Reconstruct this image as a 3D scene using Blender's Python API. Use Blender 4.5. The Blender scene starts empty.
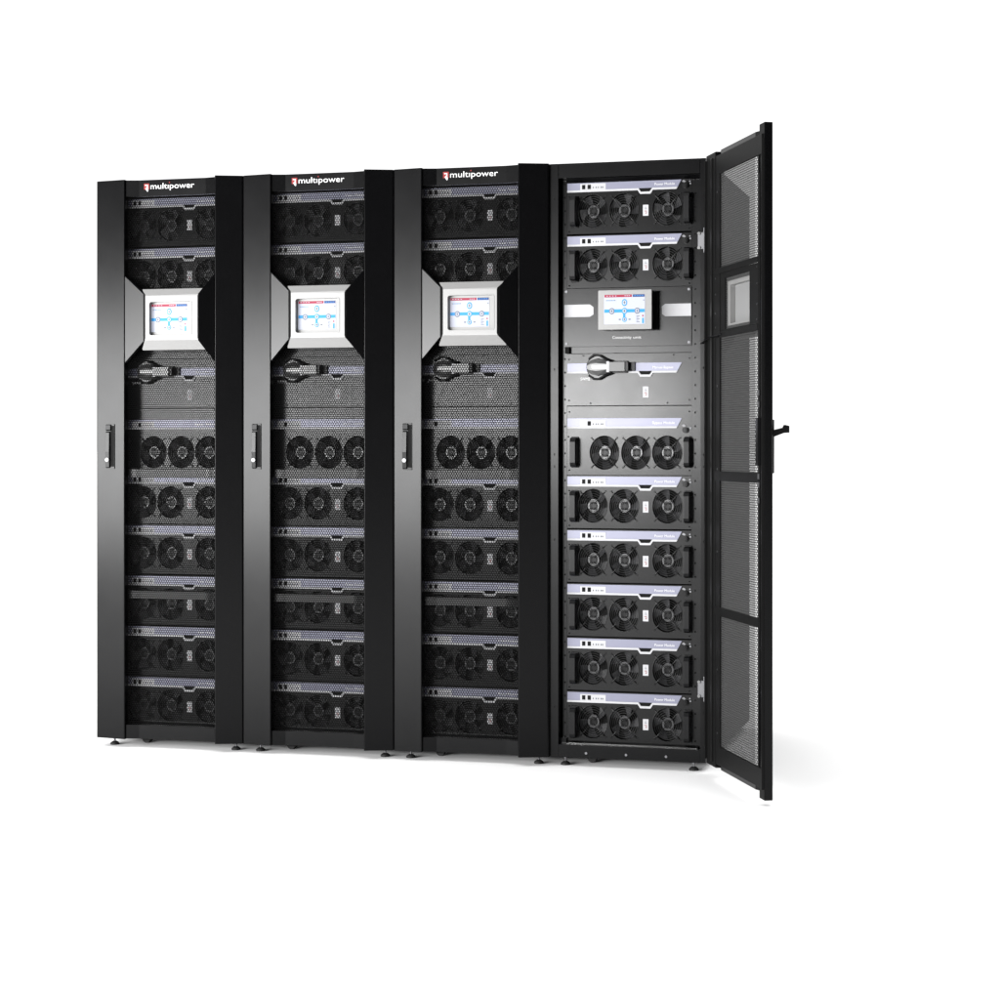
import bpy, bmesh, math, random
import numpy as np
from mathutils import Vector, Matrix
random.seed(4)
sc = bpy.context.scene
C = sc.collection
R = math.radians

# ------------------------------------------------------------------ materials
def mat(name, base, rough=.4, spec=.5, metal=0, emit=0, grain=0, alpha=1, coat=0, gscale=900, stain=0):
    m = bpy.data.materials.new(name); m.use_nodes = True
    nt = m.node_tree; b = nt.nodes['Principled BSDF']
    b.inputs['Base Color'].default_value = (*base, 1)
    b.inputs['Roughness'].default_value = rough
    b.inputs['Specular IOR Level'].default_value = spec
    b.inputs['Metallic'].default_value = metal
    b.inputs['Alpha'].default_value = alpha
    b.inputs['Coat Weight'].default_value = coat
    if emit:
        b.inputs['Emission Color'].default_value = (*base, 1); b.inputs['Emission Strength'].default_value = emit
    tc = nt.nodes.new('ShaderNodeTexCoord')
    if grain:
        n = nt.nodes.new('ShaderNodeTexNoise'); n.inputs['Scale'].default_value = gscale; n.inputs['Detail'].default_value = 2
        bp = nt.nodes.new('ShaderNodeBump'); bp.inputs['Strength'].default_value = grain; bp.inputs['Distance'].default_value = .0006
        nt.links.new(tc.outputs['Object'], n.inputs['Vector']); nt.links.new(n.outputs['Fac'], bp.inputs['Height'])
        nt.links.new(bp.outputs['Normal'], b.inputs['Normal'])
    if stain:
        n = nt.nodes.new('ShaderNodeTexNoise'); n.inputs['Scale'].default_value = 14; n.inputs['Detail'].default_value = 5
        mr = nt.nodes.new('ShaderNodeMapRange'); mr.inputs['To Min'].default_value = rough - stain; mr.inputs['To Max'].default_value = rough + stain
        nt.links.new(tc.outputs['Object'], n.inputs['Vector']); nt.links.new(n.outputs['Fac'], mr.inputs['Value'])
        nt.links.new(mr.outputs['Result'], b.inputs['Roughness'])
    return m
M = dict(
    paint=mat('black_powder_coat', (.0015, .0015, .0017), .23, .125, grain=.02, stain=.02),
    inner=mat('dark_inner_steel', (.006, .006, .006), .45, .03, grain=.02),
    wing=mat('satin_wing_paint', (.003, .003, .003), .30, .30),
    brace=mat('brace_paint', (.006, .006, .006), .3, .25),
    panel=mat('module_panel_paint', (.0018, .0018, .002), .205, .20, grain=.02, stain=.02),
    mesh=mat('grille_steel', (.0015, .0015, .0015), .55, .02),
    mesh_in=mat('grille_steel_lit', (.05, .05, .05), .45, .1),  # open door's grille: same steel, its lit grey put into the base colour
    plastic=mat('black_plastic', (.003, .003, .0033), .28, .14),
    blade=mat('fan_blade_plastic', (.04, .04, .042), .24, .5),
    wire=mat('fan_guard_wire', (.035, .035, .035), .3, .3, metal=1),
    hole=mat('dark_opening', (.003, .003, .003), .7, .1),
    lilac=mat('lilac_trim_paint', (.13, .132, .18), .32, .42, metal=.15, stain=.02),
    white=mat('white_sticker', (.33, .33, .34), .45, .3),
    text=mat('white_print', (.5, .5, .5), .5, .2),
    silver=mat('silver_bezel', (.155, .154, .152), .42, .5, metal=.15, grain=.05),
    chrome=mat('bright_zinc', (.11, .11, .115), .42, .5, metal=1),
    smoke=mat('grey_knob_plastic', (.02, .02, .02), .3, .4),
    clear=mat('pale_translucent_plastic', (.05, .05, .05), .3, .4),
    red=mat('red_print', (.17, .012, .012), .5, .2),
    screen=mat('display_white', (.21, .22, .26), .3, .15, emit=1.1),
    sred=mat('display_red', (.18, .012, .03), .3, .1, emit=.4),
    snavy=mat('display_navy', (.015, .03, .11), .3, .1, emit=.3),
    sblue=mat('display_blue', (.015, .15, .34), .3, .1, emit=.55),
    sgrey=mat('display_grey', (.08, .09, .11), .3, .1, emit=.2),
    pane_glare=mat('window_glare_grey', (.16, .16, .16), .35, .3, alpha=.96),  # clear pane's glare put into a near-opaque grey, open door only
    steel=mat('polished_lip', (.12, .12, .12), .28, .5, metal=1, stain=.1),
    rubber=mat('rubber', (.01, .01, .01), .6, .2),
)

# ------------------------------------------------------------------ mesh helpers
class MB:
    def __init__(s): s.v = []; s.f = []; s.m = []; s.mats = []; s.sm = []
    def mi(s, k):
        if k not in s.mats: s.mats.append(k)
        return s.mats.index(k)
    def add(s, vs, fs, k, smooth=False):
        o = len(s.v); s.v += [tuple(p) for p in vs]; i = s.mi(k)
        for f in fs: s.f.append([a + o for a in f]); s.m.append(i); s.sm.append(smooth)
    def box(s, x0, x1, y0, y1, z0, z1, k):
        vs = [(x, y, z) for z in (z0, z1) for y in (y0, y1) for x in (x0, x1)]
        s.add(vs, [(0, 2, 3, 1), (4, 5, 7, 6), (0, 1, 5, 4), (2, 6, 7, 3), (0, 4, 6, 2), (1, 3, 7, 5)], k)
    def prism(s, poly, a0, a1, k, axis='y'):
        n = len(poly)
        mk = {'y': lambda p, a: (p[0], a, p[1]), 'z': lambda p, a: (p[0], p[1], a), 'x': lambda p, a: (a, p[0], p[1])}[axis]
        vs = [mk(p, a0) for p in poly] + [mk(p, a1) for p in poly]
        fs = [tuple(range(n)), tuple(range(2*n-1, n-1, -1))] + [(i, i+n, (i+1) % n + n, (i+1) % n) for i in range(n)]
        s.add(vs, fs, k)
    def cyl(s, x, z, y0, y1, r, k, n=20, rx=None, r1=None):
        rx = rx or r; q = (r1 / r) if r1 is not None else 1
        vs = [(x + rx*math.cos(2*math.pi*i/n), y0, z + r*math.sin(2*math.pi*i/n)) for i in range(n)]
        vs += [(x + q*rx*math.cos(2*math.pi*i/n), y1, z + q*r*math.sin(2*math.pi*i/n)) for i in range(n)]
        s.add(vs, [tuple(range(n))], k); s.add(vs, [tuple(range(2*n-1, n-1, -1))], k)
        s.add(vs, [(i, i+n, (i+1) % n + n, (i+1) % n) for i in range(n)], k, True)
    def lathe(s, x, y, prof, k, n=20):
        vs = [(x + r*math.cos(2*math.pi*i/n), y + r*math.sin(2*math.pi*i/n), z) for r, z in prof for i in range(n)]
        fs = [(j*n+i, j*n+(i+1) % n, (j+1)*n+(i+1) % n, (j+1)*n+i) for j in range(len(prof)-1) for i in range(n)]
        s.add(vs, fs, k, True); s.add(vs, [tuple(range(n)), tuple(range(len(vs)-1, len(vs)-n-1, -1))], k)
    def tube(s, pts, r, k, n=6, closed=False):
        P = [Vector(p) for p in pts]; N = len(P); vs = []
        for i, p in enumerate(P):
            if closed: t = P[(i+1) % N] - P[i-1]
            else: t = P[min(i+1, N-1)] - P[max(i-1, 0)]
            t.normalize(); a = t.orthogonal().normalized() if abs(t.y) > .9 else t.cross(Vector((0, 1, 0))).normalized()
            b = t.cross(a)
            vs += [p + r*(a*math.cos(2*math.pi*j/n) + b*math.sin(2*math.pi*j/n)) for j in range(n)]
        fs = []
        for i in range(N if closed else N-1):
            for j in range(n):
                fs.append((i*n+j, i*n+(j+1) % n, ((i+1) % N)*n+(j+1) % n, ((i+1) % N)*n+j))
        if not closed: fs += [tuple(range(n)), tuple(range(N*n-1, N*n-n-1, -1))]
        s.add(vs, fs, k, True)
    def shape2d(s, loops, y0, y1, k):          # plate in x-z with holes (curve fill), from y0 (front) to y1
        cu = bpy.data.curves.new('tmp', 'CURVE'); cu.dimensions = '2D'; cu.fill_mode = 'BOTH'; cu.extrude = abs(y1-y0)/2
        for lp in loops:
            sp = cu.splines.new('POLY'); sp.points.add(len(lp)-1); sp.use_cyclic_u = True
            for q, (a, b) in zip(sp.points, lp): q.co = (a, b, 0, 1)
        s._eat(cu, lambda c: (c[0], (y0+y1)/2 - c[2], c[1]), k)
    def text(s, string, x, z, y, k, width=None, height=.01, align='l', yf=None, ext=.0004):
        cu = bpy.data.curves.new('tmp', 'FONT'); cu.body = string; cu.size = 1; cu.extrude = ext; cu.resolution_u = 3
        o = bpy.data.objects.new('tmp', cu); C.objects.link(o)
        me = bpy.data.meshes.new_from_object(o.evaluated_get(bpy.context.evaluated_depsgraph_get()))
        xs = [v.co.x for v in me.vertices]; x0, x1 = min(xs), max(xs)
        sx = (width/(x1-x0)) if width else height
        off = {'l': 0, 'c': -.5, 'r': -1}[align]*(x1-x0)*sx
        vs = []
        for v in me.vertices:
            px = x + (v.co.x-x0)*sx + off
            vs.append((px, (yf(px) if yf else y) - v.co.z, z + v.co.y*height))
        s.add(vs, [tuple(p.vertices) for p in me.polygons], k)
        bpy.data.objects.remove(o); bpy.data.curves.remove(cu); bpy.data.meshes.remove(me)
    def _eat(s, cu, fn, k):
        o = bpy.data.objects.new('tmp', cu); C.objects.link(o)
        me = bpy.data.meshes.new_from_object(o.evaluated_get(bpy.context.evaluated_depsgraph_get()))
        s.add([fn(v.co) for v in me.vertices], [tuple(p.vertices) for p in me.polygons], k)
        bpy.data.objects.remove(o); bpy.data.curves.remove(cu); bpy.data.meshes.remove(me)
    def build(s, name, parent=None, loc=(0, 0, 0), bevel=0, label=None, rz=0):
        me = bpy.data.meshes.new(name); me.from_pydata(s.v, [], s.f)
        for k in s.mats: me.materials.append(M[k])
        me.polygons.foreach_set('material_index', s.m); me.polygons.foreach_set('use_smooth', s.sm)
        bm = bmesh.new(); bm.from_mesh(me); bmesh.ops.recalc_face_normals(bm, faces=bm.faces); bm.to_mesh(me); bm.free()
        o = bpy.data.objects.new(name, me); C.objects.link(o); o.parent = parent; o.location = loc; o.rotation_euler.z = rz
        if bevel:
            b = o.modifiers.new('bevel', 'BEVEL'); b.width = bevel; b.segments = 2; b.limit_method = 'ANGLE'; b.angle_limit = R(35)
        if label: o['label'] = label
        return o
def circ(x, z, rx, rz, n=32): return [(x + rx*math.cos(2*math.pi*i/n), z + rz*math.sin(2*math.pi*i/n)) for i in range(n)]
def rrect(x0, x1, z0, z1, r, n=5):
    out = []
    for cx, cz, a in ((x1-r, z1-r, 0), (x0+r, z1-r, 90), (x0+r, z0+r, 180), (x1-r, z0+r, 270)):
        out += [(cx + r*math.cos(R(a+90*i/n)), cz + r*math.sin(R(a+90*i/n))) for i in range(n+1)]
    return out
def empty(name, parent=None, loc=(0, 0, 0), rz=0):
    o = bpy.data.objects.new(name, None); C.objects.link(o); o.parent = parent; o.location = loc; o.rotation_euler.z = rz
    o.empty_display_size = .1
    return o
def copy_tree(o, parent):
    c = o.copy(); C.objects.link(c); c.parent = parent
    for ch in list(o.children): copy_tree(ch, c)
    return c

# perforated sheet: hexagonal cells with a hexagonal hole, following a profile (x,y) between z0 and z1
def grille(name, parent, prof, z0, z1, loc, pitch=.0084, openr=.745, skip=None, mk='mesh'):
    P = np.array(prof, float); seg = np.hypot(*np.diff(P, axis=0).T); cum = np.r_[0, np.cumsum(seg)]
    dz = pitch*.8660254; Rr = pitch/math.sqrt(3)
    nx = int(cum[-1]/pitch); nz = int((z1-z0)/dz)
    I, J = np.meshgrid(np.arange(nx), np.arange(nz)); S = (I + .5*(J % 2) + .4).ravel()*pitch; Z = z0 + (J.ravel()+.5)*dz
    keep = S < cum[-1]-Rr*.5
    if skip is not None:
        X = np.interp(S, cum, P[:, 0]); keep &= ~((X > skip[0]) & (X < skip[1]) & (Z > skip[2]) & (Z < skip[3]))
    S = S[keep]; Z = Z[keep]
    a = np.radians(30 + 60*np.arange(6))
    ring = lambda r: (S[:, None] + r*np.cos(a), Z[:, None] + r*np.sin(a))
    out = []
    for r, dy in ((Rr, 0), (Rr*openr, 0), (Rr*openr, .0012)):
        s_, z_ = ring(r); s_ = np.clip(s_, 0, cum[-1])
        out.append(np.stack([np.interp(s_, cum, P[:, 0]), np.interp(s_, cum, P[:, 1]) + dy, z_], -1))
    V = np.stack(out, 1).reshape(-1, 3)                       # per cell: 18 verts
    base = (np.arange(len(S))*18)[:, None, None]
    q = []
    for i in range(6):
        j = (i+1) % 6; q += [[i, j, 6+j, 6+i], [6+i, 6+j, 12+j, 12+i]]
    F = (base + np.array(q)[None]).reshape(-1)
    me = bpy.data.meshes.new(name); me.vertices.add(len(V)); me.vertices.foreach_set('co', V.astype(np.float32).ravel())
    me.loops.add(len(F)); me.loops.foreach_set('vertex_index', F.astype(np.int32))
    n = len(F)//4; me.polygons.add(n); me.polygons.foreach_set('loop_start', np.arange(0, len(F), 4, dtype=np.int32))
    me.update(calc_edges=True); me.materials.append(M[mk])
    o = bpy.data.objects.new(name, me); C.objects.link(o); o.parent = parent; o.location = loc
    return o

# ------------------------------------------------------------------ placement of the row
CAMZ = 1.052
P0 = Vector((-1.4124, 6.7495, 0)); TH = R(15.307)
STARTS = [0, .552, 1.0966, 1.6332, 2.1516]
MX0, MX1 = .0491, .4641                    # rack panel edges in a cabinet .5184 wide
PY = .045                                  # depth of the rack panels
H0, H1 = .030, 1.980

# ------------------------------------------------------------------ fan
def fan_mesh(ph=0):
    b = MB(); X = .88; r = .0575
    n = 32
    vs = [(X*r*math.cos(2*math.pi*i/n), y, r*math.sin(2*math.pi*i/n)) for y in (.0005, .032) for i in range(n)]
    b.add(vs, [(i, (i+1) % n, (i+1) % n+n, i+n) for i in range(n)], 'plastic', True)
    b.add(vs, [tuple(range(n, 2*n))], 'hole')
    b.cyl(0, 0, .009, .03, .0215, 'blade', 24, rx=X*.0215)
    b.cyl(0, 0, .0075, .009, .015, 'plastic', 20, rx=X*.015)
    NB = 5
    for k in range(NB):
        a0 = 2*math.pi*k/NB + .3 + ph; vs = []; fs = []
        for i in range(5):
            t = i/4; rr = .021 + t*.0335
            for j in range(4):
                u = j/3; a = a0 + .25*t + u*(.56 + .10*t)
                vs.append((X*rr*math.cos(a), .006 + u*.018 + .004*t + .002*math.sin(u*3.1), rr*math.sin(a)))
        for i in range(4):
            for j in range(3): fs.append((i*4+j, i*4+j+1, i*4+j+5, i*4+j+4))
        b.add(vs, fs, 'blade', True)
    for rr in (.011, .0185, .026, .0335, .041, .0485, .0555):
        b.tube([(X*rr*math.cos(2*math.pi*i/28), -.003, rr*math.sin(2*math.pi*i/28)) for i in range(28)], .00085, 'wire', 4, True)
    for a in (45, 135, 225, 315):
        c, s = math.cos(R(a)), math.sin(R(a))
        b.tube([(X*.009*c, -.0045, .009*s), (X*.062*c, -.0045, .062*s), (X*.068*c, -.0005, .068*s)], .0013, 'wire', 5)
        b.cyl(X*.0685*c, .0685*s, -.0035, .0, .0032, 'plastic', 8)
    return b
FANS = []
def add_fan(parent, x, z):
    if len(FANS) < 4:
        FANS.append(fan_mesh((0, .5, .95, .25)[len(FANS)]).build('fan', parent, (x, 0, z))); return FANS[-1]
    o = random.choice(FANS).copy(); C.objects.link(o); o.parent = parent; o.location = (x, 0, z); return o

def pull_handle(parent, x, z, h=.1):
    b = MB(); w = .0098
    prof = []                                   # rounded U seen from the side (y,z)
    d0, d1, t = -.042, 0, .015
    out = [(0, h/2), (d0+.012, h/2), (d0+.004, h/2-.004), (d0, h/2-.014), (d0, -h/2+.014), (d0+.004, -h/2+.004), (d0+.012, -h/2), (0, -h/2),
           (0, -h/2+t), (d0+t+.003, -h/2+t), (d0+t, -h/2+t+.004), (d0+t, h/2-t-.004), (d0+t+.003, h/2-t), (0, h/2-t)]
    b.prism(out, -w, w, 'plastic', 'x')
    b.box(-w-.003, w+.003, -.004, -.0004, h/2-.016, h/2+.003, 'plastic'); b.box(-w-.003, w+.003, -.004, -.0004, -h/2-.003, -h/2+.016, 'plastic')
    return b.build('pull_handle', parent, (x, 0, z), bevel=.0055)

# rack unit coordinates: x from MX0 in metres of the cabinet, y = 0 at the panel front, z = 0 at the unit's top
def trim(parent, name, txt, ports, notch=True, z=-.003, text_x=.343, text_w=.066):
    b = MB(); x0 = .0505; h = .033
    b.prism([(x0, z), (.4325, z), (.4185, z-h+.0065), (x0, z-h+.0065)], -.004, -.0002, 'lilac')
    if notch:
        lo = [(x0, z-h+.0062), (.2897, z-h+.0062), (.2975, z-h-.0055), (.327, z-h-.0055), (.3349, z-h+.0062), (.4184, z-h+.0062), (.4150, z-h), (.3375, z-h), (.3295, z-h-.0125), (.295, z-h-.0125), (.2868, z-h), (x0, z-h)]
        b.prism(lo, -.0055, -.0003, 'white')
        b.prism([(.2905, z-h+.006), (.2980, z-h-.0052), (.3265, z-h-.0052), (.334, z-h+.006)], -.002, -.0004, 'hole')
    else:
        b.prism([(x0, z-h+.0062), (.4184, z-h+.0062), (.4150, z-h), (x0, z-h)], -.0055, -.0003, 'white')
    if ports:
        b.prism(rrect(.094, .180, z-.0275, z-.006, .0015), -.0046, -.003, 'white')
        for x in ports: b.box(x-.0055, x+.0055, -.0052, -.004, z-.024, z-.0095, 'hole')
        for i, x in enumerate((.137, .146, .1545, .163, .169)): b.box(x, x+.0022+(i % 2)*.002, -.0050, -.004, z-.0215, z-.0165, 'sgrey' if i % 2 else 'hole')
    b.text(txt, text_x, z-.019, -.0041, 'text', width=text_w, height=.0115)
    return b.build('trim_strip', parent, (0, 0, 0), label=None)

def warning_label(parent, z, x=.3127):
    b = MB(); b.prism(rrect(-.0092, .0092, -.018, .018, .001), -.0012, -.0002, 'white')
    b.box(-.003, .004, -.0017, -.001, .004, .0055, 'sgrey'); b.box(-.001, .0005, -.0017, -.001, .0055, .0115, 'sgrey')
    b.box(-.004, .003, -.0017, -.001, -.0035, -.0015, 'red'); b.box(-.001, .0035, -.0017, -.001, -.0105, -.0085, 'red'); b.box(.002, .0035, -.0017, -.001, -.0085, -.0035, 'red')
    return b.build('warning_label', parent, (x, 0, z))

def lock_knob(parent, x, z):
    b = MB(); b.cyl(x, z, -.014, -.0003, .0095, 'plastic', 14); b.cyl(x, z, -.02, -.014, .006, 'plastic', 10)
    b.prism([(x-.012, z+.014), (x-.006, z+.019), (x+.002, z+.013), (x-.004, z+.010)], -.004, -.0003, 'chrome')
    b.cyl(x+.016, z+.006, -.004, -.0003, .003, 'chrome', 10)
    return b.build('lock_knob', parent)

def power_module(parent, ztop, h=.1735):
    b = MB(); fz = -.0995; fx = (.136, .2404, .3841); r = .0565
    b.shape2d([rrect(MX0, MX1, -h, 0, .0015)] + [circ(x, fz, r*.88, r) for x in fx], 0, .002, 'panel')
    b.box(MX0+.006, MX1-.006, .033, .45, -h+.002, -.002, 'inner')
    b.box(MX0+.006, MX1-.006, .003, .033, -h+.002, -h+.004, 'inner'); b.box(MX0+.006, MX1-.006, .003, .033, -.004, -.002, 'inner')
    for x, z in ((.0565, -.05), (.0565, -.165), (.457, -.05), (.457, -.165), (.4585, -.012)): b.cyl(x, z, -.0018, -.0001, .0026, 'hole' if z < -.04 else 'chrome', 8)
    m = b.build('power_module', parent, (0, PY, ztop))
    trim(m, 'trim_strip', 'Power Module', (.106, .1246))
    for x in fx: add_fan(m, x, fz)
    pull_handle(m, .0755, -.101); pull_handle(m, .4535, -.101)
    warning_label(m, -.102); lock_knob(m, .4445, -.026)
    return m
def bypass_module(parent, ztop=1.1825, h=.226):
    b = MB(); fz = -.1525; fx = (.1747, .2804, .3835); r = .0565
    b.shape2d([rrect(MX0, MX1, -h, 0, .0015)] + [circ(x, fz, r*.88, r) for x in fx], 0, .002, 'panel')
    b.box(MX0+.006, MX1-.006, .033, .45, -h+.002, -.002, 'inner')
    for x, z in ((.0565, -.018), (.0565, -.21), (.457, -.018), (.457, -.21), (.0535, -.1), (.460, -.1)): b.cyl(x, z, -.0018, -.0001, .0026, 'hole', 8)
    m = b.build('bypass_module', parent, (0, PY, ztop))
    trim(m, 'trim_strip', 'Bypass Module', (.1246,), False, z=-.0395, text_x=.336, text_w=.073)
    for x in fx: add_fan(m, x, fz)
    pull_handle(m, .0765, -.151, .096); pull_handle(m, .4535, -.151, .096); lock_knob(m, .4445, -.0785)
    return m
def switch_panel(parent, ztop=1.3555, h=.170):
    b = MB()
    b.shape2d([rrect(MX0-.004, MX1, -h, 0, .0015)], 0, .002, 'panel')
    b.box(MX0+.006, MX1-.006, .003, .4, -h+.002, -.002, 'inner')
    for x, z in ((.055, -.018), (.055, -.153), (.457, -.018), (.457, -.153), (.104, -.006), (.405, -.006), (.128, -.163), (.385, -.163)): b.cyl(x, z, -.0018, -.0001, .0032, 'plastic', 8)
    b.text('SWMB', .0945, -.0875, -.0006, 'text', width=.032, height=.0145)
    m = b.build('switch_panel', parent, (0, PY, ztop))
    trim(m, 'trim_strip', 'Manual Bypass', None, True, z=-.0315, text_x=.336, text_w=.068)
    warning_label(m, -.127)
    k = MB(); zc = -.0445; xc = .155
    k.cyl(xc, zc, -.010, -.0004, .038, 'clear', 32, r1=.038)
    k.tube([(xc+.0375*math.cos(a), -.009, zc+.0375*math.sin(a)) for a in [2*math.pi*i/32 for i in range(32)]], .0018, 'plastic', 6, True)
    # flared lever growing out of the dial into a straight grip
    secs = [(.118, .010, -.012, -.015), (.130, .022, -.014, -.020), (.155, .029, -.016, -.028), (.180, .024, -.018, -.034), (.197, .0175, -.018, -.038)]
    vs = []
    for x, w, ya, yb in secs: vs += [(x, ya, zc-w), (x, yb, zc-w*.45), (x, yb, zc+w*.45), (x, ya, zc+w), (x, -.008, zc+w), (x, -.008, zc-w)]
    fs = [(0, 1, 2, 3, 4, 5), tuple(range(len(vs)-1, len(vs)-7, -1))]
    for i in range(len(secs)-1):
        for j in range(6): fs.append((i*6+j, (i+1)*6+j, (i+1)*6+(j+1) % 6, i*6+(j+1) % 6))
    k.add(vs, fs, 'clear')
    k.box(.140, .190, -.037, -.020, zc-.006, zc+.006, 'text')
    k.box(.190, .1995, -.041, -.010, zc-.0178, zc+.0178, 'white')
    k.box(.1995, .2515, -.043, -.012, zc-.0155, zc+.0155, 'smoke')
    k.box(.2515, .262, -.038, -.012, zc-.0145, zc+.0145, 'plastic')
    k.box(.205, .2545, -.012, -.0045, zc-.020, zc+.020, 'plastic')
    k.box(.2545, .279, -.012, -.0045, zc-.013, zc+.016, 'plastic')
    for s in (-1, 1):
        k.tube([(xc-.030, -.013, zc+s*.027), (xc-.012, -.018, zc+s*.0395), (xc+.006, -.020, zc+s*.0385), (xc+.026, -.020, zc+s*.027), (.205, -.016, zc+s*.019)], .0036, 'plastic', 8)
    k.build('rotary_switch', m, bevel=.0012)
    return m
def draw_display(b, x0, x1, z0, z1, y):
    w, h = x1-x0, z1-z0; q = lambda u, v: (x0+u*w, z1-v*h)
    def bx(u0, u1, v0, v1, k, dy=.0006):
        b.box(x0+u0*w, x0+u1*w, y-dy, y-.0001, z1-v1*h, z1-v0*h, k)
    b.box(x0, x1, y, y+.002, z0, z1, 'screen')
    bx(.01, .68, .0, .085, 'sred'); bx(.70, .99, .0, .085, 'snavy')
    for u in (.06, .13, .2, .27, .5, .55, .6): bx(u, u+.035, .03, .05, 'screen', .0008)
    for u in (.74, .8, .86, .92): bx(u, u+.035, .03, .05, 'sblue', .0008)
    for i in range(7): bx(.05+i*.034, .075+i*.034, .18, .205, 'sblue' if i % 2 else 'sgrey')
    bx(.01, .99, .495, .605, 'sblue'); bx(.465, .52, .6, .82, 'sblue')
    for u, v, ru, rv, k in ((.19, .555, .065, .105, 'sgrey'), (.5, .555, .065, .105, 'sblue'), (.81, .555, .065, .105, 'sgrey'), (.5, .27, .065, .12, 'sblue'), (.5, .84, .055, .085, 'sblue')):
        cx, cz = q(u, v); b.cyl(cx, cz, y-.0010, y-.0001, rv*h, 'sgrey' if k != 'sblue' else k, 20, rx=ru*w)
        b.cyl(cx, cz, y-.0014, y-.0011, rv*h*.68, 'screen', 20, rx=ru*w*.68)
        b.box(cx-.0012, cx+.0012, y-.0018, y-.0013, cz-rv*h*.45, cz+rv*h*.45, 'sgrey'); b.box(cx-.004, cx+.004, y-.0018, y-.0013, cz-.0008, cz+.0008, 'sgrey')
    for u in (.36, .6): bx(u, u+.05, .82, .86, 'sgrey')
    for i in range(5): bx(.79, .87-(i % 2)*.03, .72+i*.05, .74+i*.05, 'sgrey')
    bx(.93, .97, .80, .98, 'sblue'); bx(.93, .965, .70, .75, 'sred'); bx(.955, .985, .18, .21, 'sgrey')
def connectivity_unit(parent):
    b = MB(); y = .040
    b.shape2d([rrect(.0408, .4640, 1.3795, 1.5705, .0015)], y, y+.002, 'panel')
    b.box(.06, .45, y+.003, .30, 1.383, 1.567, 'inner')
    for x, z in ((.0475, 1.561), (.0475, 1.389), (.456, 1.561), (.456, 1.389)): b.cyl(x, z, y-.003, y-.0001, .0042, 'chrome', 12)
    b.text('Connectivity', .203, 1.4035, y-.0008, 'text', width=.0635, height=.0135); b.text('unit', .272, 1.4035, y-.0008, 'text', width=.027, height=.0125)
    m = b.build('display_unit', parent)
    s = MB(); s.prism([(.0410, 1.4772), (.127, 1.4772), (.1392, 1.485), (.1392, 1.509), (.127, 1.5178), (.0410, 1.5178)], y-.0012, y-.0002, 'white'); s.build('label_plate', m, bevel=0)
    s = MB(); s.prism([(.4635, 1.4745), (.378, 1.4745), (.3676, 1.483), (.3676, 1.507), (.378, 1.5150), (.4635, 1.5150)], y-.0012, y-.0002, 'white'); s.build('label_plate', m)
    h = MB(); h.prism(rrect(.1708, .3475, 1.4290, 1.5575, .003), -.0335, -.026, 'silver'); h.box(.173, .3455, -.026, y-.0004, 1.431, 1.5555, 'plastic')
    h.cyl(.215, 1.430, -.028, -.024, .003, 'chrome', 8)
    sm = h.build('monitor', m, bevel=.0012)
    d = MB(); draw_display(d, .1907, .3258, 1.4465, 1.5420, -.0345); d.build('touch_screen', m)
    return m
def shelf(parent):
    b = MB(); b.box(.0586, .4640, .050, .052, 1.3575, 1.3790, 'panel'); b.box(.0450, .0586, .03, .04, 1.357, 1.3785, 'hole')
    b.box(.0586, .4640, .052, .3, 1.3755, 1.3785, 'inner')
    return b.build('blanking_plate', parent)

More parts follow.
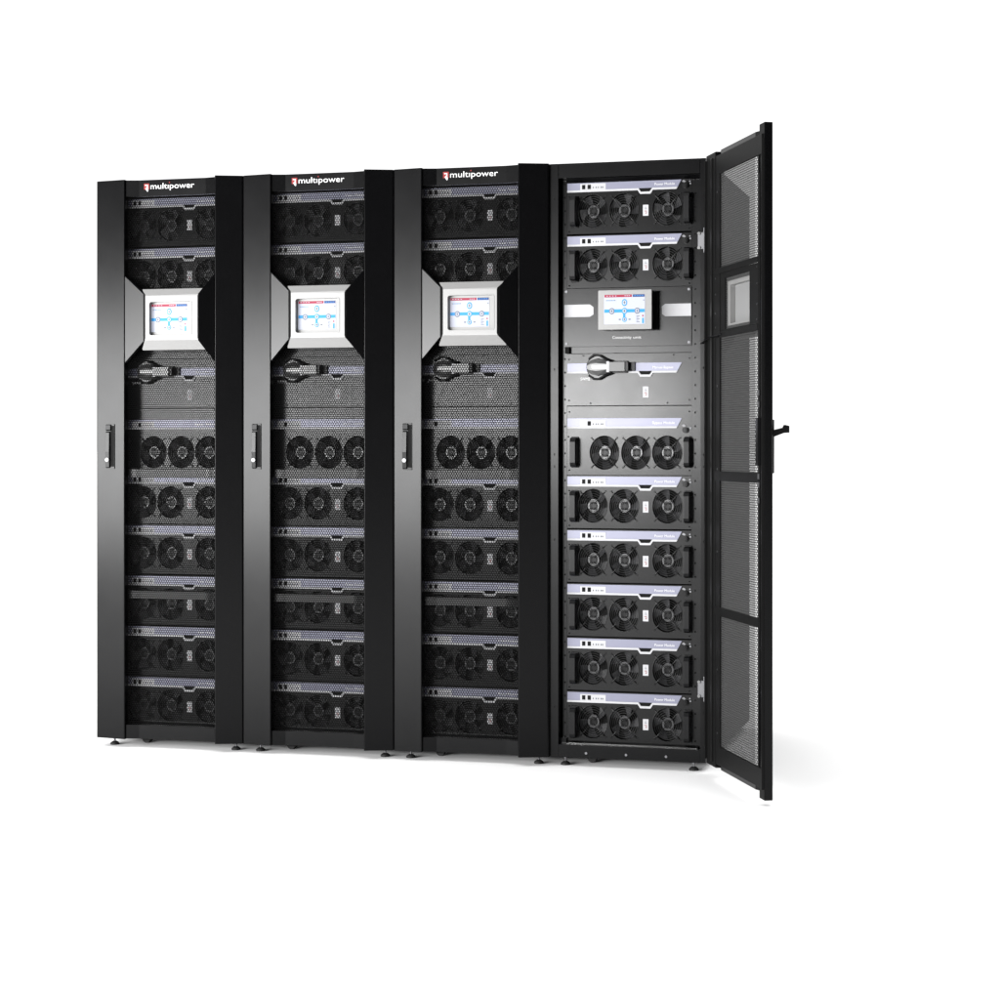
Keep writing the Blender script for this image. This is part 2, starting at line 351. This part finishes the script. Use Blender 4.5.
# ------------------------------------------------------------------ cabinet body
def cabinet_body(root, W, hinge=False):
    off = (W-.5184)/2; F = .006
    b = MB()
    b.box(0, .0285, F, .045, H0, H1, 'paint'); b.box(W-.0185, W, F, .045, H0, H1, 'paint')
    for sx in (0, 1):                                   # small punched holes and slots in the posts
        for z in (1.86, 1.30, 1.02, .98, .74, .19):
            xx = .014 if sx == 0 else W-.010
            b.box(xx, xx+.003, F-.0006, F+.001, z, z+.008, 'hole')
    b.build('front_frame', root, bevel=.0015)
    t = MB(); t.box(.0287, W-.0187, F, .045, 1.932, H1, 'paint'); t.prism([(.02, 1.931), (.045, 1.931), (.060, 1.918), (.035, 1.918)], .05, W-.02, 'paint', 'x')
    t.build('top_beam', root, bevel=.0015)
    t = MB(); t.box(.0287, W-.0187, F, .030, H0, .0715, 'paint'); t.prism([(.024, .0718), (.024, .0735), (.0405, .0795), (.0440, .078), (.0440, .0718)], .05, W-.03, 'steel', 'x')
    t.tube([(.06, .0225, .0750), (W-.06, .0225, .0750)], .0016, 'steel', 10)  # thin bright tube added to give the lip its highlight line
    t.box(.0287, .05+off, .031, .044, .0305, .09, 'paint')
    for x in (.1229, .2562, .3881): t.cyl(x+off, .046, F-.004, F-.0002, .0042, 'chrome', 10)
    t.build('bottom_beam', root, bevel=.0012)
    for x0, x1 in ((.034+off, .0485+off), (.4645+off, W-.0190)):
        r = MB(); r.box(x0, x1, PY+.001, PY+.004, .06, 1.93, 'panel')
        r.box(x0 if x0 < .2 else x1-.003, (x0 if x0 < .2 else x1-.003)+.003, PY+.004, .5, .06, 1.93, 'inner')
        z = .09
        while z < 1.92:
            xc = x1-.006 if x0 < .2 else x0+.012
            r.box(xc-.0022, xc+.0022, PY+.0003, PY+.0009, z, z+.006, 'hole'); z += .0445
        r.build('rack_rail', root)
    for x0, x1 in ((0, .0015), (W-.0015, W)):
        s = MB(); s.box(x0, x1, .0455, 1.02, H0, H1, 'inner'); s.build('side_panel', root)
    s = MB(); s.box(.0017, W-.0017, (.0457), 1.018, H1-.002, H1, 'paint'); s.build('top_panel', root)
    s = MB(); s.box(.0017, W-.0017, .0457, 1.018, H0, H0+.002, 'inner'); s.build('base_panel', root)
    s = MB(); s.box(.0017, W-.0017, 1.0182, 1.020, H0+.003, H1-.003, 'inner'); s.build('rear_panel', root)
    for x, y in ((.045, .04), (W-.045, .04), (.045, .97), (W-.045, .97)):
        s = MB(); s.lathe(x, y, [(.0155, .0), (.0165, .002), (.0155, .006), (.010, .0105), (.006, .0125)], 'rubber'); s.lathe(x, y, [(.0035, .0126), (.0035, H0+.001)], 'chrome', 10)
        s.lathe(x, y, [(.007, .0225), (.007, .0265)], 'chrome', 6)
        s.build('levelling_foot', root)
    s = MB(); s.box(.105+off, .140+off, .09, .13, .014, H0-.0005, 'rubber'); s.cyl(.1225+off, .0145, .095, .125, .0142, 'rubber', 16); s.build('caster', root)
    return off

# ------------------------------------------------------------------ door (x measured from the handle edge, hinge at x = W)
def make_door(root, W, a, b_, zl, zh, bez, win, hx, yI=-.027, lgx=.172, angle=0, opened=False, hinge_loc=(0, 0, 0)):
    ox = -W; BK = .003; yI2 = -.026 if opened else -.045
    d = empty('door', root, hinge_loc, angle)
    sh = lambda x: x + ox
    yF = -.020 if opened else -.009
    g0, g1 = a, W-b_                        # opening
    c0, c1 = a+.045*min(1, (g1-g0)/.33), g1-.050
    yg = lambda x: float(np.interp(x, [g0, c0, c1, g1], [-.016, -.004, -.004, -.016]))
    p = MB(); p.prism([(sh(0), BK), (sh(0), yF), (sh(.004), yF-.003), (sh(a-.003), yI), (sh(a), yI+.003), (sh(a), BK)], zl, zh, 'paint', 'z')
    p.build('handle_stile', d, bevel=.0012)
    zl2, zh2 = (.034, 1.983) if opened else (zl, zh)
    p = MB(); p.prism([(sh(W), BK), (sh(W), yF), (sh(W-.004), yF-.003), (sh(g1+.003), yI2), (sh(g1), yI2+.003), (sh(g1), BK)], zl2, zh2, 'paint', 'z')
    p.build('hinge_stile', d, bevel=.0012)
    prof = [(g0+.0003, -.017), (c0, -.005), (c1, -.005), (g1-.0003, -.017)]
    back = [(x, y+(.006 if opened else .016)) for x, y in prof[::-1]]
    zb, zt = zl2+.050, zh2-.058
    h = MB(); h.prism([(sh(x), y) for x, y in prof+back], zt, zh2-.001, 'paint', 'z')
    h.build('header', d, bevel=.001)
    lg = MB(); xa = lgx; yf = lambda x: yg(x-ox)-.0016
    z_ = zt+.0245
    lx = sh(xa)
    lg.box(lx, lx+.0195, yf(lx+.01)-.0012, yf(lx+.01)+.0004, z_-.001, z_+.0195, 'red')
    lg.box(lx+.004, lx+.015, yf(lx+.01)-.002, yf(lx+.01)-.0011, z_+.0120, z_+.0150, 'text')
    lg.box(lx+.012, lx+.015, yf(lx+.01)-.002, yf(lx+.01)-.0011, z_+.0050, z_+.0119, 'text')
    lg.prism([(lx+.006, z_+.0020), (lx+.0118, z_+.0078), (lx+.015, z_+.0049), (lx+.0165, z_-.006), (lx+.0135, z_-.009), (lx+.009, z_-.0035)], yf(lx+.01)-.0022, yf(lx+.01)-.0013, 'text')
    lg.text('mult\u0131power', lx+.0245, z_, 0, 'text', width=.165, height=.0285, yf=lambda x: yf(x), ext=.0006)
    lg.cyl(lx+.0245+.165*.437, z_+.0205, yf(lx+.09)-.0022, yf(lx+.09), .0022, 'red', 10)
    lg.build('logo', d)
    h = MB(); h.prism([(sh(x), y) for x, y in prof+back], zl2+.001, zb, 'paint', 'z'); h.build('footer', d, bevel=.001)
    grille('perforated_grille', d, [(sh(x), y+.006) for x, y in prof], zb-.004, zt+.004, (0, 0, 0), skip=(sh(win[0]-.004), sh(win[1]+.004), win[2]-.004, win[3]+.004), **(dict(mk='mesh_in', openr=.70, pitch=.0080) if opened else {}))
    # inner bracing seen through the grille
    zs = [(.943, .973), (.5185, .546)]
    for z0, z1 in zs:
        q = MB(); q.box(sh(g0+(.0 if opened else .001)), sh(g1), .0035 if not opened else .003, .0075, z0, z1, 'inner' if opened else 'brace')
        if not opened: q.box(sh(g1-.052), sh(g1), .0020, .0034, z0, z1, 'panel')
        q.build('brace', d, bevel=.0008)
    # display surround: wings continue the stiles, silver frame between them
    z0w, z1w = 1.342, 1.6435; iz0, iz1 = 1.4142, 1.5791
    L0, L1, R0, R1 = bez               # silver frame left/right (narrow) and wing inner edges
    yw = -.045 if not opened else -.050
    w = MB()
    w.prism([(sh(a+.0005), z0w), (sh(L0), iz0), (sh(L0), iz1), (sh(a+.0005), z1w)], 0, 1, 'wing')
    for i, (x, y, z) in enumerate(w.v):
        t = (x-sh(a))/(sh(L0)-sh(a)); y0 = yI+.001 + t*(yw-yI)
        w.v[i] = (x, y0 if y == 0 else y0+.018, z)
    w.build('bezel_wing', d, bevel=.001)
    w = MB()
    yw = -.064
    w.prism([(sh(g1-.0005), z0w), (sh(R1), iz0-.001), (sh(R1), iz1-.006), (sh(g1-.0005), z1w)], 0, 1, 'paint')
    for i, (x, y, z) in enumerate(w.v):
        t = (x-sh(g1))/(sh(R1)-sh(g1)); y0 = yI2+.001 + t*(yw-yI)
        w.v[i] = (x, y0 if y == 0 else y0+.018, z)
    w.build('bezel_wing', d, bevel=.001)
    bx = MB()                           # dark recess under the frame
    bx.shape2d([[(sh(L0-.001), iz0-.004), (sh(R1+.001), iz0-.004), (sh(R1+.001), iz1+.004), (sh(L0-.001), iz1+.004)],
                rrect(sh(win[0]-.003), sh(win[1]+.003), win[2]-.003, win[3]+.003, .004)], -.042, -.038, 'hole')
    bx.build('bezel_backing', d)
    N0, N1 = L0+.0125, R1-.0145         # silver frame with flared corners, waist between
    fl = MB()
    outl = [(L0-.003, 1.5945), (L0+.002, 1.586), (N0-.002, 1.577), (N0, 1.571), (N0, 1.424), (N0-.002, 1.418), (L0-.0045, 1.3885), (L0-.0035, 1.384),
            (R1+.014, 1.3835), (R1+.013, 1.388), (N1+.002, 1.417), (N1, 1.423), (N1, 1.567), (N1+.002, 1.573), (R1+.003, 1.588), (R1+.006, 1.594)]
    fl.shape2d([[(sh(x), z) for x, z in outl], rrect(sh(win[0]), sh(win[1]), win[2], win[3], .009)], -.054, -.046, 'silver')
    for i, (x, y, z) in enumerate(fl.v):        # top and bottom lips curl back
        e = max(0, z-1.572)*.4 + max(0, 1.418-z)*.4
        fl.v[i] = (x, y+e, z)
    fl.build('display_bezel', d, bevel=.0012)
    f2 = MB(); f2.shape2d([rrect(sh(win[0]-.001), sh(win[1]+.001), win[2]-.001, win[3]+.001, .0095), rrect(sh(win[0]+.0015), sh(win[1]-.0015), win[2]+.0015, win[3]-.0015, .008)], -.0555, -.0385, 'silver')
    f2.build('window_rim', d)
    if opened:
        # inside face: back plate round the window, white gasket, pane with its glare painted in grey, channels, lock rod
        q = MB(); q.shape2d([[(sh(g0), 1.412), (sh(g1), 1.412), (sh(g1), 1.592), (sh(g0), 1.592)], [(sh(win[0]-.012), win[2]-.01), (sh(win[1]+.012), win[2]-.01), (sh(win[1]+.012), win[3]+.012), (sh(win[0]-.012), win[3]+.012)]], .003, .006, 'inner')
        for x in (g0+.010, g1-.012):
            for z in (1.425, 1.47, 1.53, 1.58): q.cyl(sh(x), z, .0055, .0085, .003, 'chrome', 8)
        q.build('back_plate', d)
        q = MB(); q.shape2d([rrect(sh(win[0]-.012), sh(win[1]+.012), win[2]-.010, win[3]+.012, .002), rrect(sh(win[0]+.012), sh(win[1]-.016), win[2]+.006, win[3]-.012, .006)], -.018, -.002, 'silver'); q.build('gasket', d)
        q = MB(); q.box(sh(win[0]-.008), sh(win[1]+.008), -.020, -.0185, win[2]-.006, win[3]+.008, 'pane_glare'); q.build('window_pane', d)
        for zz in (1.592, 1.392):
            q = MB(); q.box(sh(g0), sh(g1), .0065, .010, zz, zz+.018, 'inner'); q.build('brace', d, bevel=.001)
        ch = MB()
        ch.box(sh(W-.012), sh(W-.002), .0042, .012, .05, 1.965, 'inner')
        ch.box(sh(W-.075), sh(W-.066), .0042, .010, .05, 1.965, 'brace')
        ch.box(sh(W-.158), sh(W-.120), .0042, .008, .05, 1.965, 'inner')
        for z in (1.85, 1.24, .98, .72, .35, .15): ch.cyl(sh(W-.135), z, .0075, .0095, .0035, 'chrome', 8)
        ch.box(sh(.0006), sh(.0455), .0031, .0040, zl+.001, zh-.001, 'inner'); ch.box(sh(W-.098), sh(W-.0006), .0031, .0040, zl2+.001, zh2-.001, 'inner')
        ch.box(sh(.0005), sh(.006), .0042, .012, .05, 1.95, 'inner')
        ch.box(sh(.040), sh(.0455), .0042, .009, .05, 1.965, 'inner')
        ch.box(sh(.020), sh(.036), .0042, .0052, .07, 1.90, 'paint')
        ch.build('inner_frame', d, bevel=.001)
        q = MB(); q.box(sh(.0065), sh(W-.159), .0034, .010, 1.905, 1.964, 'inner'); q.build('inner_rail', d, bevel=.001)
        q = MB(); q.box(sh(.0065), sh(W-.159), .0034, .010, .052, .110, 'inner'); q.build('inner_rail', d, bevel=.001)
        q = MB(); q.box(sh(.014), sh(.020), .010, .014, .35, 1.85, 'inner')
        q.box(sh(.010), sh(.030), .0034, .022, .995, 1.135, 'plastic')
        for z in (1.20, 1.165, 1.045, .955, .930, .885): q.box(sh(.012), sh(.024), .014, .018, z, z+.016, 'chrome')
        q.build('lock_rod', d, bevel=.0008)
    # swing handle
    ax, az0, az1 = hx, .972, 1.129
    sl = (yI-yF)/a
    yy = lambda x: yF-.003 + sl*x*.93
    hd = MB()
    hw = .0158 if not opened else .010
    
    hd.prism(rrect(sh(ax-hw), sh(ax+hw), az0, az1, .003), yy(ax)-.004, yy(ax)-.0002, 'plastic')
    y1 = yy(ax)-.0042
    if not opened:
        hd.box(sh(ax+.001), sh(ax+hw-.001), y1-.0006, y1-.0001, az0+.008, az1-.006, 'hole')
        hd.prism([(y1, az1-.002), (y1-.006, az1-.004), (y1-.007, az1-.020), (y1, az1-.024)], sh(ax-hw+.001), sh(ax+.003), 'plastic', 'x')
        hd.prism([(y1, az0+.003), (y1-.007, az0+.006), (y1-.009, az0+.06), (y1-.007, az1-.030), (y1, az1-.026)], sh(ax-hw+.001), sh(ax-.001), 'paint', 'x')
        hd.cyl(sh(ax-.0078), az0+.032, y1-.0115, y1-.007, .0068, 'white', 18)
    else:
        # lever swung out from the stile
        hd.prism([(y1, 1.099), (y1-.030, 1.106), (y1-.034, 1.114), (y1-.047, 1.111), (y1-.047, 1.091), (y1-.030, 1.090), (y1, 1.079)], sh(ax-.008), sh(ax+.008), 'plastic', 'x')
    hd.build('swing_handle', d, bevel=.001)
    return d

# ------------------------------------------------------------------ the four cabinets
dvec = Vector((math.cos(TH), -math.sin(TH), 0))
def cab_root(i, label, group=None):
    o = empty('server_cabinet', None, P0 + dvec*STARTS[i], -TH)
    o['label'] = label; o['category'] = 'server cabinet'
    if group: o['group'] = group
    return o
GR = 'black server cabinets standing in a row'
DOORS = {0: (.1152, .4610, .0592, .1794, .2073, .4022, .2205, .3817, .014), 1: (.1088, .4500, .0560, .1775, .1931, .3851, .2080, .3670, .009), 2: (.1043, .4395, .0525, .1723, .1863, .3710, .2009, .3616, .006)}
proto = []
order = [3, 0, 1, 2]
LAB = {0: 'closed black server cabinet at the left end of the row, with perforated door',
       1: 'closed black server cabinet with nothing but closed ones on both sides',
       2: 'closed black server cabinet standing directly beside the open one',
       3: 'open black server cabinet with its door swung out and all modules bare'}
for i in order:
    W = STARTS[i+1]-STARTS[i]
    root = cab_root(i, LAB[i], GR)
    off = cabinet_body(root, W - .0012)
    if i == 3:
        tops = [1.9245, 1.746] + [.9545-.1778*k for k in range(5)]
        units = [power_module(root, 1.9245)]
        for t in tops[1:]:
            c = copy_tree(units[0], root); c.location = (0, PY, t); units.append(c)
        units += [bypass_module(root), switch_panel(root), connectivity_unit(root), shelf(root)]
        proto = units
    else:
        for u in proto:
            c = copy_tree(u, root); c.location = u.location + Vector((off + (DOORS[i][8] if u.name == 'display_unit' else 0), 0, 0))
    if i == 3:
        hb = MB()
        make_door(root, .585, .047, .100, .018, 1.997, (.110, 0, 0, .395), (.145, .365, 1.425, 1.562), .024, yI=-.029, lgx=.13, angle=R(115.9), opened=True, hinge_loc=(W+.006, -.008, 0))
        for z0 in (.237, 1.680):
            q = MB(); q.box(W-.026, W-.006, -.003, .0055, z0+.006, z0+.06, 'chrome'); q.box(W-.006, W-.001, -.007, -.003, z0+.016, z0+.050, 'chrome')
            q.cyl(W-.022, z0+.010, -.009, -.003, .005, 'steel', 10); q.cyl(W-.022, z0+.056, -.009, -.003, .005, 'steel', 10)
            q.lathe(W-.004, -.010, [(.003, z0-.006), (.003, z0+.074)], 'chrome', 8)
            q.build('hinge', root, bevel=.0008)
        q = MB(); q.tube([(W-.018, .004, 1.383), (W-.012, -.012, 1.384), (W-.004, -.030, 1.386), (W+.008, -.060, 1.392), (W+.032, -.110, 1.396), (W+.0615, -.153, 1.397), (W+.075, -.185, 1.402)], .0028, 'plastic', 6)
        q.build('door_cable', root)
    else:
        sa, sb, hx, lx, n0, n1, w0, w1, ush = DOORS[i]
        make_door(root, W-.0015, sa, W-.0015-sb, H0, H1, (n0-.0125, 0, 0, n1+.0145), (w0, w1, 1.433, 1.551), hx, lgx=lx, hinge_loc=(W-.0008, -.0005, 0))

# ------------------------------------------------------------------ floor
fm = bpy.data.materials.new('studio_floor_white'); fm.use_nodes = True
fb = fm.node_tree.nodes['Principled BSDF']; fb.inputs['Base Color'].default_value = (.92, .92, .92, 1); fb.inputs['Roughness'].default_value = .7; fb.inputs['Specular IOR Level'].default_value = .2
me = bpy.data.meshes.new('floor'); me.from_pydata([(-150, -30, 0), (150, -30, 0), (150, 400, 0), (-150, 400, 0)], [], [(0, 1, 2, 3)]); me.materials.append(fm)
fo = bpy.data.objects.new('floor', me); C.objects.link(fo); fo['kind'] = 'structure'

# ------------------------------------------------------------------ light: white cyclorama behind and above, dark studio behind the camera, softboxes at the left
w = bpy.data.worlds.new('World'); sc.world = w; w.use_nodes = True; nt = w.node_tree
bg = nt.nodes['Background']; tc = nt.nodes.new('ShaderNodeTexCoord'); sp = nt.nodes.new('ShaderNodeSeparateXYZ')
nt.links.new(tc.outputs['Generated'], sp.inputs[0])
def mapr(src, a, b, c, d):
    n = nt.nodes.new('ShaderNodeMapRange'); n.interpolation_type = 'SMOOTHSTEP'
    for k, v in zip(('From Min', 'From Max', 'To Min', 'To Max'), (a, b, c, d)): n.inputs[k].default_value = v
    nt.links.new(src, n.inputs['Value']); return n.outputs['Result']
BACK, TOP, DARK = 1.2, 2.4, .004
mb = mapr(sp.outputs['Y'], .15, .45, DARK, BACK); mt = mapr(sp.outputs['Z'], .45, .8, 0, TOP)
mx = nt.nodes.new('ShaderNodeMath'); mx.operation = 'MAXIMUM'; nt.links.new(mb, mx.inputs[0]); nt.links.new(mt, mx.inputs[1])
nt.links.new(mx.outputs[0], bg.inputs['Strength']); bg.inputs['Color'].default_value = (1, 1, 1, 1)
def softbox(name, loc, target, sx, sz, power):
    l = bpy.data.lights.new(name, 'AREA'); l.shape = 'RECTANGLE'; l.size = sx; l.size_y = sz; l.energy = power
    o = bpy.data.objects.new(name, l); C.objects.link(o); o.location = loc
    o.rotation_euler = (Vector(target)-Vector(loc)).to_track_quat('-Z', 'Y').to_euler(); return o
softbox('front_softbox', (-4.4, 0, 1.36), (-.6, 6.4, 1.2), 3.8, .52, 620)
softbox('side_softbox', (-4.9, 3.8, 1.15), (-.6, 6.5, 1.05), 2.9, 1.25, 440)

# ------------------------------------------------------------------ camera
cam = bpy.data.cameras.new('camera'); co = bpy.data.objects.new('camera', cam); C.objects.link(co)
co.location = (0, 0, CAMZ); co.rotation_euler = (R(90), 0, 0); cam.sensor_width = 36; cam.lens = 36*1.921; cam.shift_y = -.054; cam.clip_end = 1000
sc.camera = co
sc.view_settings.view_transform = 'Standard'; sc.view_settings.look = 'None'; sc.view_settings.exposure = 0; sc.view_settings.gamma = 1
